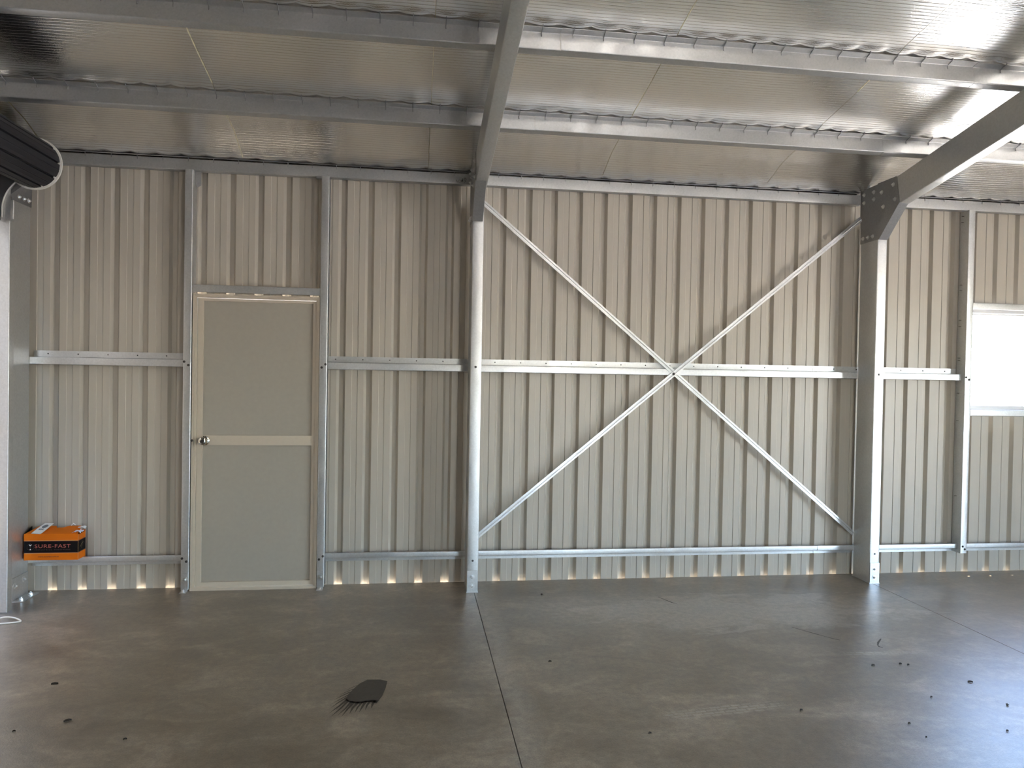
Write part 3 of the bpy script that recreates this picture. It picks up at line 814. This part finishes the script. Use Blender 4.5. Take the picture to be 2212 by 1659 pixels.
# hexagon emblem with a screw
hx, hz = bx0 + .040, zb0 + .036
hexo = [(hx + .023 * math.cos(R(90 + 60 * i)), hz + .023 * math.sin(R(90 + 60 * i))) for i in range(7)]
obj('emblem_hexagon', marks([hexo], yf, .0006), 'print_dim', cb)
obj('emblem_head', prism([(-.010, .0175), (-.004, .0165), (0, .013), (.004, .0165), (.010, .0175), (.006, .012), (.002, .007), (-.002, .007), (-.006, .012)], (hx, yf, hz), EX, EZ, EY, .0003), 'print_white', cb)
obj('emblem_tip', prism([(-.003, -.013), (.003, -.013), (.003, -.019), (-.003, -.019)], (hx, yf, hz), EX, EZ, EY, .0003), 'print_white', cb)
obj('emblem_thread', marks([[(hx, hz + .006), (hx, hz - .012)], [(hx - .004, hz + .003), (hx + .004, hz + .001)], [(hx - .004, hz - .003), (hx + .004, hz - .005)]], yf, .0007), 'print_dim', cb)
xs_ = bx1 + e + .0003
def side_mark(st, r=.0012): return join(*[tube([(xs_, by0 + a, bz0 + b) for a, b in q], r, 5) for q in st])
obj('side_emblem', side_mark([[(.060, .116), (.056, .100), (.058, .086), (.048, .070)], [(.040, .092), (.056, .098), (.074, .104)], [(.042, .088), (.030, .080)]]), 'print_gold', cb)

# white seed-packet-like sachet lying on the flap
pk = empty('sachet', (bx0 + .105, by0 + .05, bz1 + .020), 'small white printed sachet lying on the orange carton', 'packet')
def on_flap(a, b, h): return Vector((a, by0 + .001, bz1)) + fe * b + Vector((0, -fe.z, fe.y)) * h
pe1 = Vector((1, 0, 0)); pe2 = fe
pn = Vector((0, -fe.z, fe.y))
po = on_flap(bx0 + .044, .004, .0042)
tilt = Vector((.045, 0, 0)) + fe * .088 + pn * .030
tl = tilt.length; tv = tilt.normalized(); wv = Vector((.062, 0, 0)) - fe * .004; wl_ = wv.length; wv = wv.normalized(); nv = wv.cross(tv).normalized()
obj('sachet_body', prism([(0, 0), (.058, -.004), (.062, .01), (.060, tl), (.004, tl + .002), (-.001, .05)], po, wv, tv, nv, .0035), 'packet_paper', pk)
obj('printed_disc', prism([(.032 + .017 * math.cos(R(15 * i)), .070 + .017 * math.sin(R(15 * i))) for i in range(24)], po + nv * .0036, wv, tv, nv, .0002), 'print_grey', pk)
obj('printed_word', join(*[prism([(a, .034), (a + .008, .034), (a + .008, .047), (a, .047)], po + nv * .0036, wv, tv, nv, .0002) for a in (.016, .0265, .037)]), 'print_grey', pk)
# folded paper slip and clear plastic scrap at the open right end
def crumple(o, w, d, h, seed, n=5):
    rnd = random.Random(seed); V, F = [], []
    for i in range(n + 1):
        for j in range(n + 1):
            V.append((o[0] + w * i / n + rnd.uniform(-.1, .1) * w / n, o[1] + d * j / n + rnd.uniform(-.1, .1) * d / n, o[2] + h * rnd.random() + h * .7 * math.sin(3 * i / n)))
    for i in range(n):
        for j in range(n):
            F.append((i * (n + 1) + j, (i + 1) * (n + 1) + j, (i + 1) * (n + 1) + j + 1, i * (n + 1) + j + 1))
    m = len(V)
    return V + [(a, b, c - .0012) for a, b, c in V], F + [tuple(m + q for q in reversed(f)) for f in F]
obj('paper_slip', crumple((bx1 - .042, by0 + .006, bz1 + .004), .054, .07, .010, 3), 'paper_white', label='crumpled white paper slip at the right end of the carton', cat='paper')
obj('plastic_scrap', crumple((bx1 - .032, by0 + .068, bz1 + .020), .045, .03, .012, 5), 'plastic_clear', label='clear plastic scrap sticking out behind the paper slip', cat='plastic')
obj('cable_tie', tube([(bx0 + .248, by1 - .01, bz1 + .037), (bx0 + .262, by1 - .012, bz1 + .052), (bx0 + .276, by1 - .01, bz1 + .040)], .003, 6), 'plastic_clear', label='short white plastic tie poking up from the carton lid', cat='plastic')

# ------------------------------------------------------------------ bits on the floor
def leaf(px, py, L, ang, seed):
    x, y = pix_floor(px, py); rnd = random.Random(seed)
    V, F = [], []
    n = 6
    for i in range(n + 1):
        u = i / n; w = L * .28 * math.sin(math.pi * (.08 + .86 * u)) * (.8 + .4 * rnd.random())
        c = Vector((x, y, .002 + .0015 * math.sin(math.pi * u))) + Vector((math.cos(ang), math.sin(ang), 0)) * L * (u - .5)
        sd_ = Vector((-math.sin(ang), math.cos(ang), 0))
        V += [tuple(c - sd_ * w + EZ * .003), tuple(c - EZ * .0012), tuple(c + sd_ * w + EZ * .004)]
    for i in range(n):
        for k in (0, 1):
            F.append((3 * i + k, 3 * i + k + 1, 3 * i + k + 4, 3 * i + k + 3))
    m = len(V)
    return V + [(a, b, c - .0008) for a, b, c in V], F + [tuple(m + q for q in reversed(f)) for f in F]
LEAVES = [(118, 1478, .030, .3, 'dry leaf scrap on the dark floor, level with the splash stain'), (146, 1558, .030, .5, 'dark dry leaf lying nearest the lower left of the floor'),
          (270, 1598, .014, .2, 'tiny dark crumb right of the lower left leaf'), (30, 1581, .012, .4, 'tiny dark crumb at the left edge of the floor'),
          (1886, 1438, .022, .2, 'small dark leaf on the pale floor nearest the curved mark'), (1945, 1435, .016, 0, 'left of two close dark specks below the curved mark'), (1962, 1437, .018, .4, 'right of two close dark specks below the curved mark'),
          (2096, 1474, .026, -.2, 'dark oblong leaf scrap on the bluish floor by the right edge'), (2012, 1507, .014, .3, 'dark speck left of the oblong leaf scrap'), (2176, 1524, .024, .6, 'dark leaf scrap nearest the right edge of the floor'),
          (1964, 1564, .014, .1, 'dark speck at the rim of the bright floor glare'), (2176, 1580, .012, 0, 'dark speck inside the bright floor glare'), (1731, 1535, .016, .3, 'dark crumb beside the brown smudge on the floor'),
          (1188, 1430, .018, .2, 'dark crumb just right of the saw-cut joint'), (1404, 1585, .014, .1, 'dark crumb low in the middle of the floor'), (1170, 1285, .022, .8, 'dark crumb close to the wall beside the middle column'), (2001, 1594, .012, .5, 'dark speck below the bright glare rim')]
for i, (px, py, L, a, lab) in enumerate(LEAVES):
    obj('leaf_scrap', leaf(px, py, L, a, i), 'leaf_dry', label=lab, cat='debris', group='dark scraps on the floor')
cpts = [(-.12, -.70, .006), (-.06, -.64, .012), (-.01, -.622, .022), (.05, -.632, .018), (.092, -.655, .006), (.06, -.675, .006), (0, -.69, .006), (-.09, -.70, .012), (-.16, -.66, .006)]
def smooth_path(P, k=6):
    out = []
    for i in range(len(P) - 1):
        p0, p1, p2, p3 = P[max(i - 1, 0)], P[i], P[i + 1], P[min(i + 2, len(P) - 1)]
        for j in range(k):
            t = j / k
            out.append(tuple(.5 * (2 * b + (c - a) * t + (2 * a - 5 * b + 4 * c - d) * t * t + (-a + 3 * b - 3 * c + d) * t ** 3) for a, b, c, d in zip(p0, p1, p2, p3)))
    return out + [P[-1]]
obj('loose_cord', tube(smooth_path(cpts), .005, 8), 'cord_white', smooth=60, label='loop of off-white cord on the floor at the foot of the door guide', cat='cord')
